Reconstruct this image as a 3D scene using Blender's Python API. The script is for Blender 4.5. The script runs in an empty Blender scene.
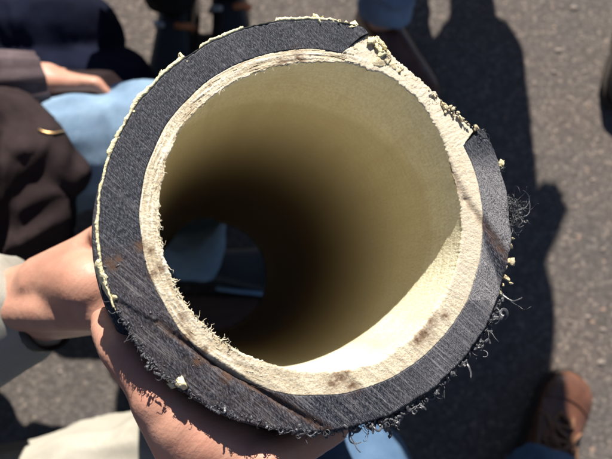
import bpy, bmesh, math, random
import numpy as np
from mathutils import Vector, Matrix, noise

S = bpy.context.scene
COL = S.collection
rnd = random.Random(7)
R = math.radians

# ------------------------------------------------------------------ camera, sky, sun, exposure
CAM_H, TILT, FPX = 1.2, R(12), 545.0
cam_d = bpy.data.cameras.new('camera')
cam = bpy.data.objects.new('camera', cam_d); COL.objects.link(cam)
cam.location = (0, 0, CAM_H); cam.rotation_euler = (TILT, 0, 0)
cam_d.sensor_width = 36; cam_d.lens = 36 * FPX / 612
cam_d.clip_start = 0.01; cam_d.clip_end = 500
cam_d.dof.use_dof = True; cam_d.dof.focus_distance = 0.305; cam_d.dof.aperture_fstop = 8.0
S.camera = cam
C_RIGHT = Vector((1, 0, 0)); C_UP = Vector((0, math.cos(TILT), math.sin(TILT)))
C_BACK = Vector((0, -math.sin(TILT), math.cos(TILT)))
CAM = Vector((0, 0, CAM_H))

SUN = (C_RIGHT * 0.07 + C_UP * 0.90 + C_BACK * 0.35).normalized()
SUN_EL = math.asin(SUN.z); SUN_AZ = math.atan2(SUN.x, SUN.y)
COT = math.cos(SUN_EL) / math.sin(SUN_EL)
SUN_H = Vector((-SUN.x, -SUN.y, 0)).normalized()

w = bpy.data.worlds.new('World'); S.world = w; w.use_nodes = True
nt = w.node_tree
sky = nt.nodes.new('ShaderNodeTexSky'); sky.sky_type = 'NISHITA'; sky.sun_disc = False
sky.air_density = 0.7; sky.dust_density = 0.3; sky.sun_elevation = SUN_EL; sky.sun_rotation = SUN_AZ
nt.links.new(sky.outputs[0], nt.nodes['Background'].inputs[0])
nt.nodes['Background'].inputs[1].default_value = 0.05
sd = bpy.data.lights.new('sun', 'SUN'); sd.energy = 5.0; sd.angle = R(0.5); sd.color = (1, 0.95, 0.87)
sun = bpy.data.objects.new('sun', sd); COL.objects.link(sun)
sun.rotation_euler = SUN.to_track_quat('Z', 'Y').to_euler(); sun.location = (0, 3, 4)
S.view_settings.view_transform = 'Standard'; S.view_settings.look = 'None'
S.view_settings.exposure = 1.0; S.view_settings.gamma = 1
S.cycles.max_bounces = 10; S.cycles.diffuse_bounces = 6


def ray(px, py):
    return C_RIGHT * ((px - 306) / FPX) + C_UP * (-(py - 229.5) / FPX) - C_BACK
def P(px, py, d):                       # a point seen at a photo position, d metres down the view axis
    return CAM + ray(px, py) * d
def G(px, py, z=0.0):                   # the same, at a given height over the ground
    r = ray(px, py); return CAM + r * ((z - CAM_H) / r.z)

# ------------------------------------------------------------------ helpers
def tag(o, label=None, cat=None, group=None, kind=None):
    if label: o['label'] = label
    if cat: o['category'] = cat
    if group: o['group'] = group
    if kind: o['kind'] = kind
    return o
def empty(name, loc, label, cat, group=None, rot=None):
    o = bpy.data.objects.new(name, None); COL.objects.link(o); o.empty_display_size = 0.1
    o.matrix_world = Matrix.Translation(loc) @ (rot.to_4x4() if rot else Matrix.Identity(4))
    return tag(o, label, cat, group)
def link(name, me, mat, parent=None, smooth=True):
    o = bpy.data.objects.new(name, me); COL.objects.link(o)
    if mat is not None and not me.materials:
        for m in (mat if isinstance(mat, (list, tuple)) else [mat]): me.materials.append(m)
    if smooth: me.polygons.foreach_set('use_smooth', [True] * len(me.polygons))
    if parent is not None:
        o.parent = parent                # geometry is given in world space unless local=... was used
    return o
def world_child(o, parent):
    o.parent = parent
    o.matrix_parent_inverse = parent.matrix_world.inverted()
def from_bm(bm, name='m'):
    me = bpy.data.meshes.new(name); bm.to_mesh(me); bm.free(); return me

def basis(d):
    d = d.normalized(); a = Vector((0, 0, 1)) if abs(d.z) < 0.9 else Vector((1, 0, 0))
    x = d.cross(a).normalized(); return x, d.cross(x), d
def capsule(bm, p0, p1, r0, r1, seg=14, flat0=False, flat1=False, sq=1.0, sx=None):
    """tapered limb; flat ends give a cut hem; sq squashes across the direction sx"""
    p0, p1 = Vector(p0), Vector(p1); d = p1 - p0; L = max(d.length, 1e-5)
    x, y, z = basis(d if d.length > 1e-5 else Vector((0, 0, 1)))
    if sx is not None:
        x = (sx - z * sx.dot(z)).normalized(); y = z.cross(x)
    prof = []
    if flat0: prof.append((0, 0.001)); prof.append((0, r0))
    else:
        for k in range(5): a = math.pi / 2 * k / 4; prof.append((-r0 * math.cos(a), max(r0 * math.sin(a), 0.0006)))
    if flat1: prof.append((L, r1)); prof.append((L, 0.001))
    else:
        for k in range(5): a = math.pi / 2 * k / 4; prof.append((L + r1 * math.sin(a), max(r1 * math.cos(a), 0.0006)))
    rings = []
    for t, r in prof:
        rings.append([bm.verts.new(p0 + z * t + (x * math.cos(2 * math.pi * i / seg) * sq + y * math.sin(2 * math.pi * i / seg)) * r) for i in range(seg)])
    for a, b in zip(rings, rings[1:]):
        for i in range(seg): bm.faces.new((a[i], a[(i + 1) % seg], b[(i + 1) % seg], b[i]))
    bm.faces.new(rings[0][::-1]); bm.faces.new(rings[-1])
def tube(bm, pts, r, seg=5, taper=0.5, flat=1.0):
    rings = []; n = len(pts)
    for i, p in enumerate(pts):
        d = (pts[min(i + 1, n - 1)] - pts[max(i - 1, 0)])
        if d.length < 1e-9: d = Vector((0, 0, 1))
        x, y, z = basis(d); rr = r * (1 - (1 - taper) * i / (n - 1))
        rings.append([bm.verts.new(p + (x * (math.cos(2 * math.pi * k / seg) * flat) + y * (math.sin(2 * math.pi * k / seg) / flat)) * rr) for k in range(seg)])
    for a, b in zip(rings, rings[1:]):
        for k in range(seg): bm.faces.new((a[k], a[(k + 1) % seg], b[(k + 1) % seg], b[k]))
    bm.faces.new(rings[0][::-1]); bm.faces.new(rings[-1])
def box(bm, c, ex, ey, ez, X=Vector((1, 0, 0)), Y=Vector((0, 1, 0)), Z=Vector((0, 0, 1)), bev=0.0):
    vs = [bm.verts.new(Vector(c) + X * (sx * ex) + Y * (sy * ey) + Z * (sz * ez)) for sz in (-1, 1) for sy in (-1, 1) for sx in (-1, 1)]
    fs = [bm.faces.new([vs[i] for i in f]) for f in ((0, 2, 3, 1), (4, 5, 7, 6), (0, 1, 5, 4), (2, 6, 7, 3), (0, 4, 6, 2), (1, 3, 7, 5))]
    if bev:
        es = {e for f in fs for e in f.edges}
        bmesh.ops.bevel(bm, geom=list(es), offset=bev, segments=2, affect='EDGES')
def lump(bm, c, r, seed, amp=0.35, sub=2, squash=(1, 1, 1)):
    res = bmesh.ops.create_icosphere(bm, subdivisions=sub, radius=1.0)
    for v in res['verts']:
        n = noise.noise(v.co * 1.7 + Vector((seed * 3.1, seed, -seed)))
        v.co = Vector((v.co.x * squash[0], v.co.y * squash[1], v.co.z * squash[2])) * (r * (1 + amp * 2 * n)) + Vector(c)
def folds(me, amp, seed=0.0, fr=9.0):
    """long soft creases pressed along the surface"""
    me.calc_loop_triangles(); nrm = [v.normal.copy() for v in me.vertices]
    for v, nn in zip(me.vertices, nrm):
        p = v.co; w1 = noise.noise(p * 4 + Vector((seed, 0, 0)))
        u = Vector((p.x * 0.35 * fr + p.y * 0.9 * fr + w1 * 1.6, p.y * 0.35 * fr - p.x * 0.5 * fr + seed, p.z * 1.5 * fr + w1 * 1.4))
        a = 1 - abs(noise.noise(u)) * 2.2; b = 1 - abs(noise.noise(u * 2.3 + Vector((9, 4, seed)))) * 2.2
        v.co = p + nn * (amp * (max(-0.4, a) ** 1 * 0.9 + max(-0.3, b) * 0.4 - 0.5))
def grow(name, bm, mat, parent, voxel, smooth=6, disp=None, fold=0.0):
    """fuse the shapes in bm into one continuous smooth skin"""
    me = from_bm(bm, name); tmp = bpy.data.objects.new('tmp', me); COL.objects.link(tmp)
    m = tmp.modifiers.new('r', 'REMESH'); m.mode = 'VOXEL'; m.voxel_size = voxel; m.use_smooth_shade = True
    m = tmp.modifiers.new('s', 'SMOOTH'); m.factor = 0.5; m.iterations = smooth
    if disp:
        for k, (size, amt) in enumerate(disp):
            tx = bpy.data.textures.new('folds', 'CLOUDS'); tx.noise_scale = size; tx.noise_depth = 1
            m = tmp.modifiers.new('d%d' % k, 'DISPLACE'); m.texture = tx; m.strength = amt; m.mid_level = 0.5; m.texture_coords = 'GLOBAL'
    dg = bpy.context.evaluated_depsgraph_get()
    out = bpy.data.meshes.new_from_object(tmp.evaluated_get(dg))
    bpy.data.objects.remove(tmp); bpy.data.meshes.remove(me)
    out.materials.clear(); out.name = name
    if fold: folds(out, fold, len(bpy.data.objects) * 1.7)
    o = link(name, out, mat)
    if parent: world_child(o, parent)
    return o

# ------------------------------------------------------------------ materials
class NB:
    def __init__(s, name):
        s.m = bpy.data.materials.new(name); s.m.use_nodes = True; s.t = s.m.node_tree
        s.b = s.t.nodes['Principled BSDF']; s.n = s.t.nodes
    def l(s, a, b): s.t.links.new(a, b)
    def coord(s, scale=(1, 1, 1), rot=(0, 0, 0), kind='Object'):
        tc = s.n.new('ShaderNodeTexCoord'); mp = s.n.new('ShaderNodeMapping')
        mp.inputs['Rotation'].default_value = rot; s.l(tc.outputs[kind], mp.inputs[0])
        m2 = s.n.new('ShaderNodeMapping'); m2.inputs['Scale'].default_value = scale; s.l(mp.outputs[0], m2.inputs[0]); return m2.outputs[0]
    def noise(s, vec, scale, detail=4, rough=0.55):
        n = s.n.new('ShaderNodeTexNoise'); n.inputs['Scale'].default_value = scale
        n.inputs['Detail'].default_value = detail; n.inputs['Roughness'].default_value = rough
        if vec is not None: s.l(vec, n.inputs['Vector'])
        return n.outputs['Fac']
    def voro(s, vec, scale, out='Distance', feature='F1'):
        n = s.n.new('ShaderNodeTexVoronoi'); n.inputs['Scale'].default_value = scale; n.feature = feature
        if vec is not None: s.l(vec, n.inputs['Vector'])
        return n.outputs[out]
    def ramp(s, fac, stops):
        r = s.n.new('ShaderNodeValToRGB'); e = r.color_ramp.elements
        while len(e) < len(stops): e.new(0.5)
        for k, (p, c) in enumerate(stops):
            e[k].position = p; e[k].color = (*c, 1) if len(c) == 3 else c
        s.l(fac, r.inputs[0]); return r.outputs[0]
    def val(s, fac, a, b):
        return s.ramp(fac, [(a, (0, 0, 0)), (b, (1, 1, 1))])
    def mix(s, fac, a, b, mode='MIX'):
        m = s.n.new('ShaderNodeMix'); m.data_type = 'RGBA'; m.blend_type = mode
        for v, i in ((fac, 0), (a, 6), (b, 7)):
            if hasattr(v, 'is_output'): s.l(v, m.inputs[i])
            elif i == 0: m.inputs[0].default_value = v
            else: m.inputs[i].default_value = (*v, 1)
        return m.outputs[2]
    def math(s, op, a, b=0.0):
        m = s.n.new('ShaderNodeMath'); m.operation = op
        for i, v in enumerate((a, b)):
            if hasattr(v, 'is_output'): s.l(v, m.inputs[i])
            else: m.inputs[i].default_value = v
        return m.outputs[0]
    def attr(s, name):
        a = s.n.new('ShaderNodeAttribute'); a.attribute_name = name; return a.outputs['Fac']
    def bump(s, h, strength, dist, prev=None):
        b = s.n.new('ShaderNodeBump'); b.inputs['Strength'].default_value = strength; b.inputs['Distance'].default_value = dist
        s.l(h, b.inputs['Height'])
        if prev is not None: s.l(prev, b.inputs['Normal'])
        return b.outputs[0]
    def done(s, col=None, rough=0.6, norm=None, spec=0.5, **kw):
        if col is not None:
            if hasattr(col, 'is_output'): s.l(col, s.b.inputs['Base Color'])
            else: s.b.inputs['Base Color'].default_value = (*col, 1)
        if hasattr(rough, 'is_output'): s.l(rough, s.b.inputs['Roughness'])
        else: s.b.inputs['Roughness'].default_value = rough
        s.b.inputs['Specular IOR Level'].default_value = spec
        if norm is not None: s.l(norm, s.b.inputs['Normal'])
        for k, v in kw.items(): s.b.inputs[k.replace('_', ' ')].default_value = v
        return s.m

def m_asphalt():
    n = NB('asphalt'); v = n.coord()
    cell = n.voro(v, 130, 'Color'); sep = n.n.new('ShaderNodeSeparateColor'); n.l(cell, sep.inputs[0])
    d = n.voro(v, 130)
    stone = n.ramp(sep.outputs[0], [(0.0, (0.085, 0.075, 0.07)), (0.55, (0.118, 0.105, 0.097)), (0.88, (0.15, 0.133, 0.121)), (1.0, (0.24, 0.2, 0.17))])
    gap = n.val(d, 0.42, 0.75)
    c = n.mix(gap, stone, (0.08, 0.071, 0.066))
    big = n.noise(v, 3.0, 5); c = n.mix(n.val(big, 0.3, 0.75), c, n.mix(1.0, c, (1.22, 1.1, 1.02), 'MULTIPLY'))
    sp = n.noise(v, 900, 2); c = n.mix(n.val(sp, 0.62, 0.75), c, (0.2, 0.18, 0.165))
    rare = n.voro(v, 38, 'Color'); s2 = n.n.new('ShaderNodeSeparateColor'); n.l(rare, s2.inputs[0])
    rm = n.math('MULTIPLY', n.math('GREATER_THAN', s2.outputs[1], 0.9), n.math('LESS_THAN', n.voro(v, 38), 0.16))
    c = n.mix(rm, c, (0.3, 0.2, 0.15))
    h = n.math('SUBTRACT', 1.0, d)
    nb = n.bump(h, 0.45, 0.003); nb = n.bump(n.noise(v, 700, 3), 0.3, 0.001, nb)
    return n.done(c, 0.9, nb, 0.25)
def m_black():
    n = NB('black_polyethylene'); v = n.coord()
    vs = n.coord((30, 1, 1), (0, 0, R(130)))       # saw scratches, stretched
    fine = n.coord((4.5, 1, 1), (0, 0, R(150)))
    str1 = n.noise(vs, 30, 6, 0.7); sp = n.noise(fine, 480, 4, 0.75); grit = n.noise(v, 1700, 2)
    c = n.mix(n.val(sp, 0.48, 0.74), (0.010, 0.011, 0.018), (0.22, 0.23, 0.27))
    streak = n.math('MULTIPLY', n.math('MULTIPLY', n.val(str1, 0.5, 0.66), n.val(n.noise(v, 70, 4), 0.3, 0.65)), n.attr('scratch'))
    c = n.mix(n.math('MULTIPLY', streak, 0.85), c, (0.26, 0.245, 0.25))
    pale = n.math('MULTIPLY', n.attr('pale'), n.val(grit, 0.38, 0.62))
    c = n.mix(pale, c, (0.42, 0.40, 0.40))  # grazing sheen on the right facets, painted as a paler colour
    c = n.mix(n.math('MULTIPLY', n.attr('stain'), n.val(n.noise(v, 260, 4), 0.25, 0.6)), c, (0.115, 0.06, 0.034))
    nb = n.bump(str1, 0.55, 0.0012); nb = n.bump(sp, 0.55, 0.0006, nb); nb = n.bump(grit, 0.25, 0.0003, nb)
    return n.done(c, 0.55, nb, 0.22)
def m_liner():
    n = NB('cream_glass_fibre'); v = n.coord()
    a = n.noise(v, 160, 5); b = n.noise(v, 900, 3, 0.7)
    c = n.mix(n.val(a, 0.3, 0.7), (0.67, 0.585, 0.435), (0.80, 0.73, 0.58))
    c = n.mix(n.val(b, 0.42, 0.66), n.mix(1.0, c, (0.72, 0.66, 0.58), 'MULTIPLY'), c)
    c = n.mix(n.val(n.noise(v, 1500, 2), 0.6, 0.72), c, (0.72, 0.68, 0.58))
    c = n.mix(n.math('MULTIPLY', n.attr('grey'), 0.4), c, (0.60, 0.54, 0.44))
    c = n.mix(n.val(n.attr('ply'), 0.05, 0.42), (0.46, 0.37, 0.24), c); c = n.mix(n.val(n.attr('ply'), 0.6, 0.95), c, (0.86, 0.80, 0.66))
    st = n.math('MULTIPLY', n.attr('stain'), n.val(n.noise(v, 330, 4), 0.22, 0.55))
    c = n.mix(st, c, (0.14, 0.075, 0.04))
    nb = n.bump(a, 0.15, 0.001); nb = n.bump(b, 0.6, 0.0007, nb)
    return n.done(c, 0.75, nb, 0.3)
def m_bore():
    n = NB('resin_bore'); v = n.coord((1, 1, 0.45)); v2 = n.coord((1, 1, 6))
    a = n.noise(v, 45, 5); b = n.noise(v, 700, 3, 0.65); wind = n.noise(v2, 60, 4)
    c = n.mix(n.val(a, 0.3, 0.7), (0.82, 0.765, 0.55), (0.87, 0.825, 0.64))
    c = n.mix(n.math('MULTIPLY', n.val(b, 0.42, 0.62), 0.7), c, (0.70, 0.62, 0.40))
    c = n.mix(n.math('MULTIPLY', n.val(wind, 0.45, 0.65), 0.45), c, (0.70, 0.62, 0.41))
    dust = n.noise(n.coord((1, 1, 0.12)), 38, 6, 0.65); c = n.mix(n.math('MULTIPLY', n.val(dust, 0.5, 0.72), 0.45), c, (0.52, 0.42, 0.25))
    spk = n.noise(n.coord(), 1300, 2); c = n.mix(n.math('MULTIPLY', n.val(spk, 0.66, 0.74), 0.6), c, (0.40, 0.30, 0.17))
    c = n.mix(n.math('MULTIPLY', n.attr('shade_band'), 0.5), c, (0.56, 0.47, 0.27))  # shaded part of the wall beyond the light arc, painted into the colour
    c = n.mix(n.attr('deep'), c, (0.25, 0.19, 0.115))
    nb = n.bump(b, 0.7, 0.0008); nb = n.bump(wind, 0.45, 0.0014, nb)
    return n.done(c, 0.55, nb, 0.4)
def m_foam():
    n = NB('pale_yellow_foam'); v = n.coord()
    a = n.noise(v, 300, 4)
    c = n.mix(n.val(a, 0.3, 0.7), (0.70, 0.60, 0.35), (0.84, 0.76, 0.50))
    nb = n.bump(n.noise(v, 800, 4), 0.7, 0.0012)
    return n.done(c, 0.8, nb, 0.2)
def m_tanfoam():
    n = NB('tan_crumbs'); v = n.coord()
    c = n.mix(n.val(n.noise(v, 250, 4), 0.3, 0.7), (0.50, 0.39, 0.23), (0.70, 0.61, 0.42))
    return n.done(c, 0.85, n.bump(n.noise(v, 900, 4), 0.7, 0.001), 0.2)
def m_skin():
    n = NB('skin'); v = n.coord(kind='Object')
    a = n.noise(v, 22, 4); b = n.noise(v, 160, 5, 0.7)
    c = n.mix(n.val(a, 0.3, 0.72), (0.44, 0.215, 0.148), (0.53, 0.29, 0.205))
    c = n.mix(n.math('MULTIPLY', n.val(b, 0.5, 0.75), 0.35), c, (0.42, 0.18, 0.125))
    blot = n.noise(v, 55, 4); c = n.mix(n.math('MULTIPLY', n.val(blot, 0.45, 0.7), 0.4), c, (0.44, 0.17, 0.12))
    cr = n.voro(v, 420); wr = n.noise(n.coord((5, 1, 1), (0.4, 0.3, 0.7)), 90, 4)
    nb = n.bump(wr, 0.25, 0.0016); nb = n.bump(b, 0.28, 0.0016, nb); nb = n.bump(cr, 0.12, 0.0004, nb)
    return n.done(c, 0.48, nb, 0.4, Subsurface_Weight=0.12, Subsurface_Scale=0.006)
def m_cloth(name, c0, c1, scale=60, weave=900, bumpd=0.006, rough=0.85, fade=None):
    n = NB(name); v = n.coord()
    a = n.noise(v, scale * 0.25, 5, 0.6)
    c = n.mix(n.val(a, 0.32, 0.7), c0, c1)
    wv = n.noise(n.coord((1, 1, 4)), weave, 2)
    c = n.mix(n.math('MULTIPLY', n.val(wv, 0.45, 0.65), 0.3), c, tuple(min(1, x * 1.5) for x in c1))
    fade = n.noise(v, scale * 0.55, 6, 0.7); c = n.mix(n.math('MULTIPLY', n.val(fade, 0.52, 0.7), 0.35), c, tuple(min(1, x * 1.45) for x in c1))
    fold = n.noise(v, scale * 0.2, 3)
    nb = n.bump(fold, 0.5, bumpd); nb = n.bump(wv, 0.3, 0.0006, nb)
    return n.done(c, rough, nb, 0.06)
def m_plain(name, col, rough=0.5, spec=0.5, metal=0.0, var=0.25, scale=80, bump=0.2):
    n = NB(name); v = n.coord(); a = n.noise(v, scale, 4)
    c = n.mix(n.val(a, 0.3, 0.7), tuple(x * (1 - var) for x in col), tuple(x * (1 + var) for x in col))
    return n.done(c, rough, n.bump(n.noise(v, scale * 4, 3), bump, 0.001), spec, Metallic=metal)
def m_wood():
    n = NB('brown_wood'); v = n.coord((1, 12, 12))
    c = n.mix(n.val(n.noise(v, 9, 5), 0.3, 0.7), (0.06, 0.03, 0.02), (0.12, 0.062, 0.04))
    return n.done(c, 0.7, n.bump(n.noise(v, 30, 4), 0.3, 0.002))

M = dict(asphalt=m_asphalt(), black=m_black(), liner=m_liner(), bore=m_bore(), foam=m_foam(), tan=m_tanfoam(), skin=m_skin(), wood=m_wood(),
    shaving=m_plain('black_plastic_shaving', (0.075, 0.075, 0.082), 0.36, 0.6, 0, 0.3, 300),
    fibre=m_plain('pale_fibre', (0.72, 0.64, 0.48), 0.7, 0.3),
    brownjacket=m_cloth('dark_brown_cloth', (0.016, 0.011, 0.011), (0.036, 0.025, 0.026), 60, 700, 0.008),
    rib=m_cloth('ribbed_brown_knit', (0.06, 0.045, 0.05), (0.12, 0.09, 0.095), 60, 700),
    paledenim=m_cloth('pale_blue_denim', (0.12, 0.19, 0.28), (0.22, 0.31, 0.41), 60),
    denim=m_cloth('blue_denim', (0.038, 0.072, 0.135), (0.08, 0.135, 0.215), 80),
    greydenim=m_cloth('grey_blue_denim', (0.15, 0.20, 0.30), (0.22, 0.28, 0.38), 60),
    navy=m_cloth('navy_cloth', (0.004, 0.005, 0.013), (0.007, 0.009, 0.022), 50),
    navyblue=m_cloth('bright_navy_cloth', (0.02, 0.05, 0.2), (0.03, 0.07, 0.28), 50),
    charcoal=m_cloth('charcoal_cloth', (0.016, 0.015, 0.015), (0.03, 0.028, 0.027), 60),
    cream=m_cloth('cream_cotton', (0.29, 0.27, 0.225), (0.36, 0.34, 0.29), 40, 900, 0.008),
    greige=m_cloth('off_white_sleeve_cloth', (0.26, 0.245, 0.21), (0.32, 0.30, 0.26), 50),
    brownshoe=m_plain('brown_leather', (0.105, 0.045, 0.027), 0.26, 0.6, 0, 0.3, 35, 0.3),
    lace=m_plain('tan_lace', (0.19, 0.095, 0.055), 0.75, 0.3),
    sole=m_plain('dark_sole', (0.03, 0.022, 0.018), 0.8, 0.3),
    blackshoe=m_plain('black_shoe_leather', (0.014, 0.013, 0.013), 0.45, 0.5),
    orange=m_plain('orange_trim', (0.5, 0.16, 0.06), 0.6), paletrim=m_plain('pale_grey_trim', (0.45, 0.45, 0.44), 0.6),
    strap=m_plain('black_strap', (0.012, 0.011, 0.012), 0.5), steel=m_plain('steel', (0.5, 0.5, 0.5), 0.3, 0.5, 1.0, 0.1),
    gold=m_plain('brass_zip', (0.55, 0.36, 0.18), 0.45, 0.5, 1.0, 0.15),
    hairdark=m_plain('dark_hair', (0.03, 0.02, 0.014), 0.6, 0.4, 0, 0.4, 200), hairgrey=m_plain('grey_hair', (0.2, 0.19, 0.18), 0.6, 0.4, 0, 0.4, 200),
    eye=m_plain('eye_white', (0.75, 0.73, 0.7), 0.2), iris=m_plain('iris', (0.06, 0.04, 0.03), 0.2),
    stone=m_plain('pale_pebble', (0.22, 0.18, 0.155), 0.85, 0.3, 0, 0.4, 60))

# ------------------------------------------------------------------ ground
def build_ground():
    bm = bmesh.new()
    xs = [-60, -20, -6, -2, 0, 2, 6, 20, 60]
    vs = [[bm.verts.new((x, y, 0)) for x in xs] for y in xs]
    for j in range(8):
        for i in range(8): bm.faces.new((vs[j][i], vs[j][i + 1], vs[j + 1][i + 1], vs[j + 1][i]))
    tag(link('asphalt_ground', from_bm(bm), M['asphalt']), kind='structure')
    bm = bmesh.new()
    for px, py, r in [(559, 51, 5.0), (554, 72, 3.2), (584, 72, 3.0), (582, 38, 2.4), (574, 8, 5.0), (570, 98, 2.4), (598, 140, 2.6), (545, 285, 0), (588, 317, 3.5), (603, 330, 4), (570, 322, 3.5), (601, 363, 5), (590, 350, 3), (576, 235, 2.4), (592, 180, 2.2), (603, 250, 3), (60, 372, 2.5), (95, 20, 2.6), (120, 45, 2.4), (250, 12, 2.6)]:
        if r: lump(bm, G(px, py, 0.0005), r / 454 * 0.85, px * 0.1, 0.25, 2, (1, 0.7, 0.3))
    for k in range(380):
        x, y = rnd.uniform(-0.9, 0.9), rnd.uniform(-0.5, 1.0); r = rnd.uniform(0.0012, 0.0034)
        lump(bm, (x, y, 0.0002), r, k * 0.37, 0.25, 1, (1, 0.8, 0.4))
    tag(link('loose_grit', from_bm(bm), M['stone']), 'scattered pale grit and small pebbles on the dark asphalt', 'grit', kind='stuff')
build_ground()

# ------------------------------------------------------------------ the pipe
D0, D1 = 0.30, 0.92
C0 = P(305, 226, D0); C1 = P(213, 276, D1)
AX = (C0 - C1).normalized(); LEN = (C0 - C1).length
PX = (C_RIGHT - AX * C_RIGHT.dot(AX)).normalized(); PY = AX.cross(PX)
ROT = Matrix((PX, PY, AX)).transposed()
RO = 0.1145
def to_local(px, py):                   # photo outline -> true coordinates on the cut face
    r = ray(px, py); t = (C0 - CAM).dot(AX) / r.dot(AX); q = CAM + r * t - C0
    return q.dot(PX), q.dot(PY)
def Q(deg, s, r):                       # a point beside the pipe wall, s metres below the cut face
    a = R(deg); return C0 - AX * s + (PX * math.cos(a) + PY * math.sin(a)) * r
def table(pts):
    xs = np.array([p[0] for p in pts], float); ys = np.array([p[1] for p in pts], float)
    xs = np.concatenate([xs - 360, xs, xs + 360]); ys = np.concatenate([ys] * 3)
    return lambda t: float(np.interp(((t + 180) % 360) - 180, xs, ys))
T_IN = table([(-180, 145), (-153, 143), (-123, 141), (-105, 142), (-90, 145), (-75, 149), (-58, 154), (-35, 155), (-15, 157), (10, 157), (25, 159), (38, 165), (50, 170), (60, 171), (75, 168), (90, 163), (122, 160), (145, 157), (165, 149)])
T_MID = table([(-180, 165), (-153, 161), (-135, 163), (-118, 166), (-90, 170), (-60, 175), (-30, 178.5), (0, 178), (30, 179), (68, 176), (90, 177), (120, 175), (150, 170)])
T_SHADE = table([(-180, 0.03), (-140, 0.06), (-90, 0.11), (-40, 0.075), (-20, 0.042), (0, 0.03), (20, 0.034), (45, 0.052), (70, 0.068), (95, 0.074), (125, 0.066), (150, 0.045)])  # depth round the bore at which the painted shade begins
TH_N, CH_D = R(48.6), 186.4
def chord(t): return CH_D / max(0.2, math.cos(R(t) - TH_N))
def jit(t, f, a, s=0.0): return a * noise.noise(Vector((math.cos(R(t)) * f, math.sin(R(t)) * f, s)))
def r_out(t): return 207 + jit(t, 9, 1.6) + jit(t, 40, 0.7, 3)
def lin_out(t):
    t = (t + 180) % 360 - 180
    m = T_MID(t) + jit(t, 6, 1.2, 9)
    if 72 <= t <= 78: return m + (202 - m) * (78 - t) / 6
    if 29.5 < t < 72: return min(chord(t) + jit(t, 30, 2.2, 5) + jit(t, 90, 1.6, 7), 203)
    if 27 <= t <= 29.5: return m + (198 - m) * (t - 27) / 2.5
    return m
def r_in(t):
    rough = 1.0 if (t % 360) > 330 or (t % 360) < 20 else 2.0
    return T_IN(t) + jit(t, 12, 1.2 * rough, 2) + jit(t, 55, 0.8 * rough, 4)
def pol(t, r): return 305 + r * math.cos(R(t)), 226 - r * math.sin(R(t))
def seg_d(p, a, b):
    ax, ay = a; bx, by = b; dx, dy = bx - ax, by - ay; L2 = dx * dx + dy * dy
    t = max(0, min(1, ((p[0] - ax) * dx + (p[1] - ay) * dy) / L2)); return math.hypot(p[0] - ax - t * dx, p[1] - ay - t * dy)
LINES = [((158, 322), (214, 364), 1.0), ((214, 364), (328, 430), 1.0), ((446, 160), (466, 200), 0.9), ((466, 200), (508, 258), 0.8)]
SPOTS = [(340, 377, 10), (352, 385, 8), (333, 383, 7), (346, 372, 5), (424, 334, 9), (418, 340, 7), (432, 322, 6), (161, 268, 6), (154, 275, 6), (140, 246, 6), (112, 264, 7), (118, 259, 5), (298, 60, 9), (283, 62, 7), (150, 250, 5), (188, 335, 7), (205, 350, 6), (198, 362, 5), (228, 376, 8), (445, 316, 5), (390, 345, 6), (182, 318, 6)]
def side(p, a, b): return ((b[0] - a[0]) * (p[1] - a[1]) - (b[1] - a[1]) * (p[0] - a[0])) / math.hypot(b[0] - a[0], b[1] - a[1])
U = D0 / FPX                             # one photo pixel on the face, in metres
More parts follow.
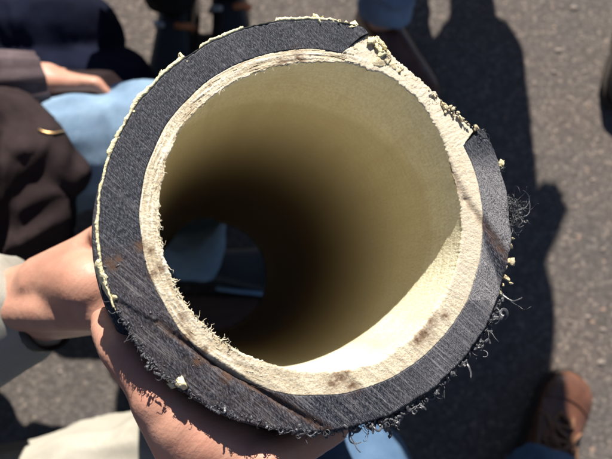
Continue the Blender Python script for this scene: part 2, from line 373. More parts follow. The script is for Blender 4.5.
def face_attr(px, py):
    """height of the rough cut, brown stain, paleness painted for grazing sheen, visible scratches"""
    p = (px, py); z = 0.0; st = 0.0; pale = 0.0
    # saw passes: ridges along the blade direction
    u = px * math.cos(R(-38)) - py * math.sin(R(-38)); v = px * math.sin(R(40)) - py * math.cos(R(40))
    low = max(0.0, min(1.0, (py - 215) / 90.0))
    z += low * (0.00035 * noise.noise(Vector((v * 0.09, u * 0.004, 1))) + 0.00018 * noise.noise(Vector((v * 0.33, u * 0.008, 4))))
    z += 0.00025 * noise.noise(Vector((px * 0.03, py * 0.03, 8))) + 0.00012 * noise.noise(Vector((px * 0.25, py * 0.25, 2)))
    for a, b, k in LINES:
        d = seg_d(p, a, b); g = math.exp(-(d / 3.2) ** 2)
        z -= 0.0012 * k * g; st = max(st, 0.85 * k * math.exp(-(d / 4.5) ** 2))
    # the second saw pass under the lower-left groove sits lower
    s1 = side(p, (158, 322), (328, 430))
    if px < 335 and py > 250 and s1 > 0: z -= 0.0011 * min(1, s1 / 4) + 0.05 * U * s1
    # tilted facet at the right
    s2 = -side(p, (446, 160), (508, 258))
    if px > 430 and 95 < py < 275 and s2 > 0:
        z -= 0.10 * U * s2 * max(0.0, min(1.0, (275 - py) / 50.0)); pale = max(pale, 0.75 * min(1, s2 / 6) * max(0, min(1, (py - 150) / 22.0)))
    wl = -side(p, (481, 219), (501, 300)); wd_ = side(p, (478, 216), (514, 264))
    if px > 470 and 212 < py < 312 and wl < 0 and False: pass
    s4 = side(p, (481, 221), (503, 285)); 
    if px > 465 and py > 262 - 0.0 and py < 318:
        s5 = -side(p, (478, 280), (492, 314))
        if s5 > 0: pale = max(pale, 0.8 * min(1, s5 / 3) * max(0, min(1, (py - 258) / 10.0))); z -= 0.06 * U * s5 * max(0.0, min(1.0, (py - 272) / 16.0))
    # dark wedge under the ridge, cut by another pass of the blade
    if px > 474 and py > 214:
        wl = side(p, (479, 216), (503, 300)); wu = side(p, (477, 216), (513, 266))
        m = max(0.0, min(1.0, -wl / 3)) * max(0.0, min(1.0, wu / 3)) * max(0.0, min(1.0, (300 - py) / 25.0))
        if m > 0: z -= m * 0.26 * U * min(wu, 22); pale *= 1 - m
        if wl > 0 and py < 300: pale = max(pale, 0.8 * min(1, wl / 4))
    elif px > 462 and 216 < py < 300: pale = max(pale, 0.7)
    if px > 380 and py > 290: pale = max(pale, 0.25 * max(0, min(1, (px - 380) / 60)))
    for x, y, r in SPOTS:
        d = math.hypot(px - x, py - y) / r
        if d < 2: st = max(st, math.exp(-d * d) * 1.1)
    if py > 300 and px < 300: st = max(st, 0.16)
    if px < 200 and py > 245: st = max(st, 0.14)
    scr = max(0.0, min(1, (py - 200) / 60.0)) if px < 300 else max(0.0, min(1.0, (py - 255) / 40.0))
    return z, st, pale, max(scr, 0.5)

pipe = empty('pipe', C0, 'cut end of thick three layer pipe with black wall, cream liner and deep hollow bore', 'pipe', rot=ROT)
def set_attr(me, name, vals):
    a = me.attributes.new(name, 'FLOAT', 'POINT'); a.data.foreach_set('value', vals)
def pipe_mesh(name, cols, mats, wrap, attrs, parent, matf=None):
    """cols: list of columns round the pipe, each a list of local points"""
    n, m = len(cols), len(cols[0])
    vs = [p for c in cols for p in c]
    fs = []; mi = []
    for i in range(n if wrap else n - 1):
        j = (i + 1) % n
        for k in range(m - 1):
            fs.append((i * m + k, j * m + k, j * m + k + 1, i * m + k + 1)); mi.append(matf(k) if matf else 0)
    me = bpy.data.meshes.new(name); me.from_pydata(vs, [], fs); me.update()
    for mt in mats: me.materials.append(mt)
    me.polygons.foreach_set('material_index', mi)
    for an, v in attrs.items(): set_attr(me, an, v)
    bm = bmesh.new(); bm.from_mesh(me); bmesh.ops.recalc_face_normals(bm, faces=bm.faces); bm.to_mesh(me); bm.free()
    return link(name, me, None, parent)
NT = 1400
def build_pipe():
    # bore: the inner edge as seen, settling to a true circle further down
    bx, by = to_local(309, 214); br = to_local(309 + 152, 214)[0] - bx
    fx, fy = 0.0, 0.0
    cols = []; A = {k: [] for k in ('stain', 'grey', 'deep', 'ply', 'shade_band')}
    NF = 15
    DEP = [0.0012, 0.004, 0.009, 0.014, 0.02, 0.026, 0.032, 0.039, 0.046, 0.053, 0.06, 0.067, 0.074, 0.081, 0.09, 0.11, 0.15, 0.2, 0.26, 0.33, 0.41, LEN]
    for i in range(NT):
        t = 360 * i / NT - 180; col = []
        ro, ri = lin_out(t), r_in(t)
        def put(p, st=0.0, g=0.0, dp=0.0, pl_=0.5, shd=0.0):
            col.append(p); A['ply'].append(pl_); A['shade_band'].append(shd); A['stain'].append(st); A['grey'].append(g); A['deep'].append(dp)
        xo, yo = to_local(*pol(t, ro)); 
        insec = 27.5 < t < 77.5
        rad = math.hypot(xo, yo)
        put((xo * 0.985, yo * 0.985, -0.03)); put((xo, yo, -0.004), 0.15)
        for k in range(NF + 1):
            r = ro + (ri - ro) * k / NF; px, py = pol(t, r); z, st, pl, sc = face_attr(px, py)
            x, y = to_local(px, py)
            rough = 0.00012 * noise.noise(Vector((px * 0.22, py * 0.22, 11))) + 0.00011 * noise.noise(Vector((px * 0.55, py * 0.55, 5))) + 0.00013 * noise.noise(Vector((px * 1.3, py * 1.3, 3)))
            tq = t % 360; pw = max(0.0, min(1.0, min(tq - 66, 262 - tq) / 15.0)); pv_ = noise.noise(Vector((r * 0.55 + tq * 0.02, tq * 0.07, 2))) + 0.6 * noise.noise(Vector((r * 1.3, tq * 0.12, 6)))
            rough += 0.0005 * pw * pv_; ply = max(0.0, min(1.0, 0.5 + 0.9 * pv_ * pw))
            if k == NF: z -= 0.0003
            if insec: rough *= 2.2; z -= 0.0015 * max(0, (r - 172) / 25)
            g = 1.0 if (insec and r > 168) else max(pl * 0.8, 0.7 if (px > 430 and 80 < py < 300) else 0.0)
            put((x, y, z + rough), st * (0.9 if not insec else 0.3), g, 0.0, ply if pw > 0 else 0.5)
        xs_, ys_ = to_local(*pol(t, T_IN(t))); xj, yj = to_local(*pol(t, ri)); ang = math.atan2(ys_ - by, xs_ - bx)
        s0 = T_SHADE(t)
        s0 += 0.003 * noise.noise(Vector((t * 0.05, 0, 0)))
        for s in DEP:
            e = max(0.0, 1 - s / 0.004); xi, yi = xs_ + (xj - xs_) * e, ys_ + (yj - ys_) * e
            f = min(1.0, s / 0.05); f = f * f * (3 - 2 * f)
            g2 = min(1.0, s / LEN)
            cx, cy = bx * (1 - g2) , by * (1 - g2)
            rr = br * (1 - 0.0 * g2)
            ex = cx + rr * math.cos(ang); ey = cy + rr * math.sin(ang)
            x, y = xi * (1 - f) + ex * f, yi * (1 - f) + ey * f
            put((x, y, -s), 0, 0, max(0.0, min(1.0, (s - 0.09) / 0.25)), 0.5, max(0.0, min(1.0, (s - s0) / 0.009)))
        cols.append(col)
    # far rim of the liner
    for c in cols:
        x, y, z = c[-1]; l = math.hypot(x, y); f = 0.0905 / l
        c.append((x * f, y * f, z))
    nn = len(cols[0]); 
    for k in A:
        v = A[k]; m0 = nn - 1; out = []
        for i in range(NT): out += v[i * m0:(i + 1) * m0] + [0.0]
        A[k] = out
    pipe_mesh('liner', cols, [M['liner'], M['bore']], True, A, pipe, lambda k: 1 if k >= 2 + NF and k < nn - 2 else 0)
    # black jacket: C-shaped cut face, then the whole outer wall
    cols = []; A = {k: [] for k in ('stain', 'pale', 'scratch')}
    NB_ = 22
    n = 1300
    for i in range(n + 1):
        u = i / n; col = []
        def put(p, st=0.0, pl=0.0, sc=0.2): col.append(p); A['stain'].append(st); A['pale'].append(pl); A['scratch'].append(sc)
        tm = 78 + (387 - 78) * u
        xi, yi = to_local(*pol(tm, T_MID(tm) + jit(tm, 6, 1.2, 9)))
        put((xi, yi, -0.03))
        for k in range(NB_ + 1):
            v = k / NB_
            t = (78 - 6.5 * v) + u * ((387 + 2.4 * v) - (78 - 6.5 * v))
            rm = T_MID(t) + jit(t, 6, 1.2, 9)
            rq = min(r_out(t), 203.5 + min(abs(t - 71.5), abs(389.4 - t)) * 2)
            px, py = pol(t, rm + (rq - rm) * v)
            z, st, pl, sc = face_attr(px, py); x, y = to_local(px, py)
            if k == NB_: z -= 0.0009
            put((x, y, z + 0.00005), st, pl, sc)
        x, y = col[-1][0], col[-1][1]
        put((x * 1.001, y * 1.001, -0.004), 0.2); put((x, y, -0.028), 0.1)
        cols.append(col)
    pipe_mesh('black_jacket', cols, [M['black']], False, A, pipe)
    # outer wall below the cut
    cols = []; A = {k: [] for k in ('stain', 'pale', 'scratch')}
    n = 240
    for i in range(n):
        a = 2 * math.pi * i / n; col = []
        for s, r in ((0.026, RO - 0.008), (0.026, RO - 0.0018), (0.03, RO - 0.0005), (0.12, RO), (0.25, RO), (0.4, RO), (LEN - 0.002, RO), (LEN, RO - 0.002), (LEN, 0.0905)):
            col.append((r * math.cos(a), r * math.sin(a), -s))
            for k in A: A[k].append(0.1)
        cols.append(col)
    pipe_mesh('outer_wall', cols, [M['black']], True, A, pipe)
build_pipe()

def pipe_part(name, bm, mat, kind=None):  # geometry already in pipe space
    o = link(name, from_bm(bm), mat, pipe)
    if kind: tag(o, kind=kind)
    return o
def L(px, py, z=0.0):
    x, y = to_local(px, py); return Vector((x, y, z))
def build_skin():
    # thin yellow foam skin clinging to the outside, torn here and there
    def width(t):
        t = t % 360
        b = 0.0
        if 76 < t < 203: b = 3.3 + 2.4 * noise.noise(Vector((t * 0.13, 1, 0))) + 1.6 * noise.noise(Vector((t * 0.5, 5, 0))) + 0.7 * noise.noise(Vector((t * 1.7, 8, 0)))
        if 118 < t < 160: b += 0.8
        if 190 < t < 203: b = 2.2
        if 76 < t < 84: b *= (t - 76) / 8
        if 98 < t < 104: b *= 0.35
        gap = noise.noise(Vector((t * 0.11, 77, 3)))
        if gap < -0.28: b *= 0.25
        return max(b, 0.15)
    bm = bmesh.new(); prev = None
    for i in range(640):
        t = 76 + 128 * i / 639; wd = width(t)
        r0 = r_out(t) - 0.6; h = 0.0006 * noise.noise(Vector((t * 0.7, 9, 0)))
        pts = [L(*pol(t, r0), -0.0002), L(*pol(t, r0 + 0.3), 0.0003 + h), L(*pol(t, r0 + 0.5 * wd), 0.0006 + h), L(*pol(t, r0 + wd), -0.0004 + h), L(*pol(t, r0 + wd * 1.05), -0.012), L(*pol(t, r0 - 0.6), -0.013)]
        ring = [bm.verts.new(p) for p in pts]
        if prev:
            for k in range(len(ring)): bm.faces.new((prev[k], ring[k], ring[(k + 1) % 6], prev[(k + 1) % 6]))
        else: bm.faces.new(ring)
        prev = ring
    bm.faces.new(prev[::-1]); bmesh.ops.recalc_face_normals(bm, faces=bm.faces)
    pipe_part('foam_skin', bm, M['foam'])
    # the flake that has peeled off at the left
    bm = bmesh.new()
    flake = [((98, 260), 2.4), ((99, 267), 3.0), ((102, 275), 3.6), ((106, 283), 3.8), ((110, 291), 3.6), ((115, 299), 2.6)]
    prev = None
    for i, ((x, y), wd) in enumerate(flake):
        dz = 0.0004 - 0.0012 * i / 5
        ring = [bm.verts.new(L(x - wd, y + 1, dz - 0.003)), bm.verts.new(L(x, y, dz + 0.0004)), bm.verts.new(L(x + wd, y - 1, dz - 0.0002)), bm.verts.new(L(x + wd, y, -0.01)), bm.verts.new(L(x - wd * 0.6, y + 2, -0.012))]
        if prev:
            for k in range(5): bm.faces.new((prev[k], ring[k], ring[(k + 1) % 5], prev[(k + 1) % 5]))
        else: bm.faces.new(ring)
        prev = ring
    bm.faces.new(prev[::-1]); bmesh.ops.recalc_face_normals(bm, faces=bm.faces)
    bmesh.ops.subdivide_edges(bm, edges=bm.edges[:], cuts=2, use_grid_fill=True, smooth=0.6)
    for v in bm.verts: v.co += Vector((noise.noise(v.co * 300), noise.noise(v.co * 300 + Vector((7, 0, 0))), noise.noise(v.co * 400))) * 0.0009 + Vector((noise.noise(v.co * 1100), noise.noise(v.co * 1200), noise.noise(v.co * 1000))) * 0.0005
    pipe_part('foam_flake', bm, M['foam'])
    # crumbs of foam: yellow on the left and top, tan along the broken corner
    def crumb(px, py, r, mat, seed, z=-0.001, sq=None):
        q = random.Random(seed); sq = (q.uniform(0.7, 1.35), q.uniform(0.7, 1.35), 0.6)
        bm = bmesh.new(); c = L(px, py, z); ca, sa = math.cos(q.random() * 6.28), math.sin(q.random() * 6.28); st = q.uniform(1.0, 1.9)
        for _ in range(13):
            a, b, h = q.gauss(0, 0.62) * st, q.gauss(0, 0.62), q.gauss(0, 0.42)
            bm.verts.new(c + Vector((a * ca - b * sa, a * sa + b * ca, h)) * (r * U * 0.95))
        res = bmesh.ops.convex_hull(bm, input=bm.verts[:])
        bmesh.ops.delete(bm, geom=[g for g in res['geom_interior'] if isinstance(g, bmesh.types.BMVert)], context='VERTS')
        bmesh.ops.subdivide_edges(bm, edges=bm.edges[:], cuts=2, use_grid_fill=True, smooth=0.25)
        for v in bm.verts: v.co += Vector((noise.noise(v.co * 1300 + Vector((seed, 0, 0))), noise.noise(v.co * 1300 + Vector((5, seed, 0))), noise.noise(v.co * 1300 + Vector((0, 9, seed))))) * (r * U * 0.5)
        pipe_part('foam_crumb', bm, M[mat])
    for k, (x, y, r) in enumerate([(317, 19, 3.4), (323, 17, 4.4), (330, 19, 3.2), (339, 22, 3.5), (346, 23, 3.3), (353, 25, 3.2), (373, 41, 5), (379, 46, 6), (381, 43, 4.5), (384, 53, 5), (378, 40, 4), (133, 112, 2.6), (118, 137, 2.4), (187, 59, 2.2), (181, 56, 2.6), (161, 73, 2.6), (174, 378, 7.5), (183, 384, 4.5), (504, 161, 4.2), (503, 165, 3), (109, 210, 2.0), (206, 29, 0)]):
        if r: crumb(x, y, r, 'foam', k * 1.3, -0.005 if r > 7 else (-0.003 if x > 500 else -0.0008))
    for k, (x, y, r) in enumerate([(383, 58, 6), (389, 62, 5.6), (394, 66, 5.6), (399, 71, 5), (404, 76, 4.5), (411, 80, 4), (413, 74, 2.6), (418, 86, 2.6), (425, 90, 2.4), (434, 101, 2.4), (447, 111, 3), (455, 114, 3), (463, 119, 3.4), (470, 124, 3), (476, 129, 2.6), (511, 237, 4), (517, 238, 4.2), (513, 244, 3), (511, 252, 3.2), (514, 261, 4.2), (509, 268, 3), (510, 277, 4.2), (507, 285, 4), (504, 293, 3), (515, 283, 2.4)]):
        crumb(x, y, r * (0.75 if x < 500 else 0.8), 'tan', k * 2.1 + 40, -0.0015 if x < 500 else -0.004)
    q = random.Random(5)
    for k in range(46):
        f = q.random(); x = 382 + 96 * f + q.uniform(-1.8, 1.2); y = 52 + 78 * f + q.uniform(-1.8, 1.2)
        crumb(x, y, q.uniform(0.7, 2.2), 'tan' if q.random() < 0.8 else 'foam', k * 3.7 + 200, -0.001)
build_skin()

def build_fuzz():
    rn = random.Random(21)
    # pale fibres frayed along the inner edge
    bm = bmesh.new()
    for k in range(170):
        if k % 7 == 0: tc = rn.choice((rn.uniform(150, 250), rn.uniform(85, 150), rn.uniform(180, 238), rn.uniform(180, 238)))
        t = tc + rn.gauss(0, 2.2)
        r = r_in(t) + rn.uniform(-0.5, 2.5); ln = min(12, 1.5 + rn.expovariate(0.42))
        a = rn.uniform(-75, 75); px, py = pol(t, r); da = R(t + 180 + a)
        p0 = L(px, py, rn.uniform(-0.0012, 0.0003)); pts = [p0]; dz = rn.uniform(-0.3, 0.9)
        for j in range(1, 5):
            f = j / 4; da2 = da + rn.uniform(-0.5, 0.5) * f
            pts.append(p0 + Vector((math.cos(da2), math.sin(da2), dz)) * (ln * U * f * 0.8))
        tube(bm, pts, rn.uniform(0.2, 0.6) * U, 4, 0.3)
    pipe_part('frayed_fibre', bm, M['fibre'], 'stuff')
    # shredded plies laid along the liner face, upper left
    bm = bmesh.new()
    for k in range(150):
        t = rn.uniform(72, 168) if k < 120 else rn.uniform(190, 262)
        f = rn.random() ** 1.6; r = r_in(t) + 1 + (lin_out(t) - r_in(t) - 3) * f
        dt = rn.uniform(1.5, 7); pts = []
        sl = rn.uniform(-0.45, 0.25)
        for j in range(6):
            tt = t + dt * j / 5; px, py = pol(tt, r + sl * dt * j / 5 * 1.2 + rn.uniform(-.15, .15)); z, *_ = face_attr(px, py)
            pts.append(L(px, py, z + rn.uniform(-0.0003, 0.0)))
        tube(bm, pts, rn.uniform(0.25, 0.7) * U, 4, 0.4)
    pipe_part('split_ply', bm, M['liner'], 'stuff')
    # curled black swarf hanging on the outer edge
    def curl(bm, px, py, ln, rad, seed, z0=-0.003, out=None, loops=1.0):
        q = random.Random(seed); p = L(px, py, z0)
        d = Vector((p.x, p.y, 0)).normalized()
        d = (d + Vector((q.uniform(-.8, .8), q.uniform(-.8, .8), q.uniform(-.4, .6)))).normalized()
        wv = Vector((q.gauss(0, 1), q.gauss(0, 1), q.gauss(0, 1))) * (0.12 + 0.30 * loops); pts = [p.copy()]
        n = 16; st = ln * U * 1.5 / n
        for j in range(n):
            wv = wv * 0.93 + Vector((q.gauss(0, 1), q.gauss(0, 1), q.gauss(0, 1))) * 0.12
            d = (d + wv.cross(d) * 0.9).normalized(); p = p + d * st; pts.append(p.copy())
        tube(bm, pts, rad * U, 6, 0.5, q.choice((1.0, 1.5, 2.2, 3.0)) if rad > 0.5 else 1.0)
    def clump(spec):
        bm = bmesh.new(); k = 0
        for (x0, y0, x1, y1, n, lmin, lmax, rad, z) in spec:
            for _ in range(int(n * 0.75)):
                f = rn.random(); k += 1
                curl(bm, x0 + (x1 - x0) * f + rn.uniform(-1.5, 1.5), y0 + (y1 - y0) * f + rn.uniform(-1.5, 1.5), lmin + (lmax - lmin) * rn.random() ** 1.8, rad * rn.uniform(0.35, 1.25), rn.random() * 9999, z * rn.uniform(0.6, 1.4), None, rn.choice((0.2, 0.4, 0.7, 1.0, 1.5)))
        return pipe_part('swarf', bm, M['shaving'], 'stuff')
    clump([(511, 196, 514, 228, 110, 12, 32, 0.42, -0.004), (522, 200, 524, 220, 26, 8, 20, 0.45, -0.004)])
    clump([(506, 292, 488, 335, 42, 6, 28, 0.8, -0.004), (486, 335, 466, 362, 34, 5, 26, 0.75, -0.004)])
    clump([(462, 364, 432, 398, 46, 4, 13, 0.8, -0.003), (432, 398, 395, 420, 60, 6, 18, 0.9, -0.004), (395, 420, 330, 432, 90, 6, 20, 0.95, -0.004), (330, 432, 278, 430, 80, 5, 14, 0.95, -0.003)])
    clump([(480, 128, 486, 134, 7, 8, 14, 0.5, -0.001), (500, 165, 504, 172, 5, 4, 9, 0.5, -0.002)])
    clump([(112, 300, 150, 366, 60, 2, 8, 0.45, -0.001), (150, 366, 180, 388, 24, 3, 9, 0.5, -0.001), (185, 388, 240, 415, 16, 3, 10, 0.5, -0.001), (98, 198, 101, 206, 6, 3, 6, 0.7, -0.001), (240, 415, 280, 428, 14, 4, 12, 0.6, -0.001)])
    # gritty black crumbs on the lower left of the cut
    bm = bmesh.new()
    for k in range(330):
        t = 190 + 62 * rn.random() ** 0.8; f = 1 - abs(rn.gauss(0, 0.07)); f = min(1.03, f)
        if k > 255: t = rn.uniform(180, 290); f = rn.random()
        rr = T_MID(t) + (207 - T_MID(t)) * f; px, py = pol(t, rr); z, *_ = face_attr(px, py); rad = (0.35 + 1.1 * rn.random() ** 3) * U
        res = bmesh.ops.create_icosphere(bm, subdivisions=1, radius=1.0); sx, sy = rn.uniform(0.6, 2.2), rn.uniform(0.5, 1.0); ca, sa = math.cos(rn.random() * 6), math.sin(rn.random() * 6)
        c = L(px, py, z + 0.0001)
        for v in res['verts']:
            p = Vector((v.co.x * sx, v.co.y * sy, v.co.z * 0.55)) * (1 + rn.uniform(-0.35, 0.35)); v.co = c + Vector((p.x * ca - p.y * sa, p.x * sa + p.y * ca, p.z)) * rad
    pipe_part('grit_crumbs', bm, M['shaving'], 'stuff')
build_fuzz()

# ------------------------------------------------------------------ people
def V(*a): return Vector(a)
def hand_caps(bm, wr, fwd, nrm, thumb_side, curl=0.35, sc=1.0):
    """relaxed hand: palm, five fingers of different length, thumb off the palm's side"""
    fwd = fwd.normalized(); nrm = (nrm - fwd * nrm.dot(fwd)).normalized(); sd = fwd.cross(nrm) * thumb_side
    for k in range(4):
        o = (0.030 - 0.020 * k) * sc; mc = wr + fwd * (0.088 - 0.005 * abs(k - 1)) * sc + sd * o
        capsule(bm, wr + sd * o * 0.55 + fwd * 0.01, mc, 0.0155 * sc, 0.0115 * sc, 10)
        ln = (0.068, 0.076, 0.071, 0.056)[k] * sc; p = mc; a = curl
        for f, r0, r1 in ((0.45, 0.0095, 0.0088), (0.3, 0.0088, 0.0080), (0.25, 0.0080, 0.0065)):
            d = fwd * math.cos(a) + nrm * math.sin(a); q = p + d * ln * f
            capsule(bm, p, q, r0 * sc, r1 * sc, 10); p = q; a += curl
    p = wr + sd * 0.024 * sc + fwd * 0.015 * sc; a = wr + sd * 0.052 * sc + fwd * 0.05 * sc + nrm * 0.012 * sc
    b = a + (fwd * 0.8 + sd * 0.35 + nrm * 0.4).normalized() * 0.034 * sc; c = b + (fwd + nrm * 0.5).normalized() * 0.026 * sc
    capsule(bm, p, a, 0.017 * sc, 0.0125 * sc, 10); capsule(bm, a, b, 0.0115 * sc, 0.0098 * sc, 10); capsule(bm, b, c, 0.0098 * sc, 0.0075 * sc, 10)

def person(loc, label, J, hands, top, legs, shoe, hair, top_kw={}, voxel=0.006, sleeve_end=0.94, hem=0.97, group=None, hem_r=0.057, skip_shoe=False, sleeve_r=0.047, waist_r=1.0, leg_r=1.0):
    root = empty('person', loc, label, 'person', group)
    pe, ch, nk, hd = J['pelvis'], J['chest'], J['neck'], J['head']
    up = (nk - pe).normalized(); rt = (J['sh_r'] - J['sh_l']).normalized(); fw = up.cross(rt).normalized()
    hup = (hd - nk).normalized(); hf = J.get('face', fw); hf = (hf - hup * hf.dot(hup)).normalized(); hr = hf.cross(hup)
    bm = bmesh.new()
    capsule(bm, pe - rt * 0.06, pe + rt * 0.06, 0.105, 0.105); capsule(bm, pe, ch, 0.115, 0.135, sq=1.2, sx=rt)
    capsule(bm, J['sh_l'], J['sh_r'], 0.062, 0.062); capsule(bm, ch, nk, 0.12, 0.06); capsule(bm, nk, hd - hup * 0.03, 0.056, 0.056)
    capsule(bm, hd - hup * 0.03 + hf * 0.02, hd + hup * 0.045 - hf * 0.005, 0.073, 0.085)
    capsule(bm, hd - hup * 0.075 + hf * 0.062, hd - hup * 0.05 + hf * 0.03, 0.028, 0.05)          # chin and jaw
    capsule(bm, hd + hup * 0.012 + hf * 0.092, hd - hup * 0.028 + hf * 0.108, 0.010, 0.0145)       # nose
    capsule(bm, hd + hup * 0.028 + hf * 0.083 - hr * 0.035, hd + hup * 0.028 + hf * 0.083 + hr * 0.035, 0.011, 0.011)  # brow
    capsule(bm, hd - hup * 0.052 + hf * 0.09 - hr * 0.016, hd - hup * 0.052 + hf * 0.09 + hr * 0.016, 0.009, 0.009)    # lips
    for s in (-1, 1): capsule(bm, hd + hr * 0.083 * s - hup * 0.02, hd + hr * 0.088 * s + hup * 0.018 - hf * 0.008, 0.010, 0.015)
    for s, n in ((-1, 'l'), (1, 'r')):
        capsule(bm, J['sh_' + n], J['el_' + n], 0.050, 0.040); capsule(bm, J['el_' + n], J['wr_' + n], 0.042, 0.029)
        capsule(bm, J['hip_' + n], J['kn_' + n], 0.085, 0.057); capsule(bm, J['kn_' + n], J['an_' + n], 0.056, 0.036)
        capsule(bm, J['an_' + n] - V(0, 0, 0.04), J['an_' + n] - V(0, 0, 0.062) + J['toe_' + n].normalized() * 0.12, 0.026, 0.016)
        h = hands.get(n)
        if callable(h): h(bm)
        elif h: hand_caps(bm, J['wr_' + n], h[0], h[1], h[2], h[3] if len(h) > 3 else 0.35)
    body = grow('body', bm, M['skin'], root, voxel, 5)
    # eyes and hair
    for s in (-1, 1):
        bm = bmesh.new(); capsule(bm, hd + hup * 0.008 + hf * 0.078 + hr * 0.032 * s, hd + hup * 0.008 + hf * 0.0785 + hr * 0.032 * s, 0.0125, 0.0125, 12)
        e = link('eye', from_bm(bm), M['eye']); world_child(e, root)
    bm = bmesh.new(); capsule(bm, hd + hup * 0.055 - hf * 0.022, hd + hup * 0.066 - hf * 0.0, 0.092, 0.088); capsule(bm, hd - hf * 0.05 - hup * 0.03, hd - hf * 0.03 + hup * 0.05, 0.062, 0.088)
    grow('hair', bm, M[hair], root, 0.007, 3, [(0.02, 0.008)])
    # upper garment
    bm = bmesh.new()
    capsule(bm, pe - rt * 0.05 + up * 0.02, pe + rt * 0.05 + up * 0.02, 0.125 * waist_r, 0.125 * waist_r); capsule(bm, pe + up * 0.02, ch, 0.135 * waist_r, 0.155, sq=1.2, sx=rt)
    capsule(bm, J['sh_l'], J['sh_r'], 0.078, 0.078); capsule(bm, ch, nk - up * 0.03, 0.14, 0.078)
    for n in 'lr':
        capsule(bm, J['sh_' + n], J['el_' + n], 0.066, 0.054)
        if sleeve_end > 0:
            capsule(bm, J['el_' + n], J['el_' + n].lerp(J['wr_' + n], sleeve_end), 0.055, sleeve_r, flat1=True)
    for extra in top_kw.get('extra', []): capsule(bm, *extra)
    grow(top_kw.get('name', 'jacket'), bm, M[top], root, 0.0065, 4, [(0.14, 0.016)], top_kw.get('fold', 0.010))
    # trousers
    bm = bmesh.new()
    capsule(bm, pe - rt * 0.065, pe + rt * 0.065, 0.118, 0.118)
    for n in 'lr':
        capsule(bm, J['hip_' + n], J['kn_' + n], 0.098 * leg_r, 0.074 * leg_r); capsule(bm, J['kn_' + n], J['kn_' + n].lerp(J['an_' + n], hem), 0.074 * leg_r, hem_r, flat1=True)
    grow('trousers', bm, M[legs], root, 0.0065, 4, [(0.14, 0.014)], top_kw.get('tfold', 0.010))
    if not skip_shoe:
        for n in 'lr': make_shoe(root, J['an_' + n], J['toe_' + n], shoe)
    return root

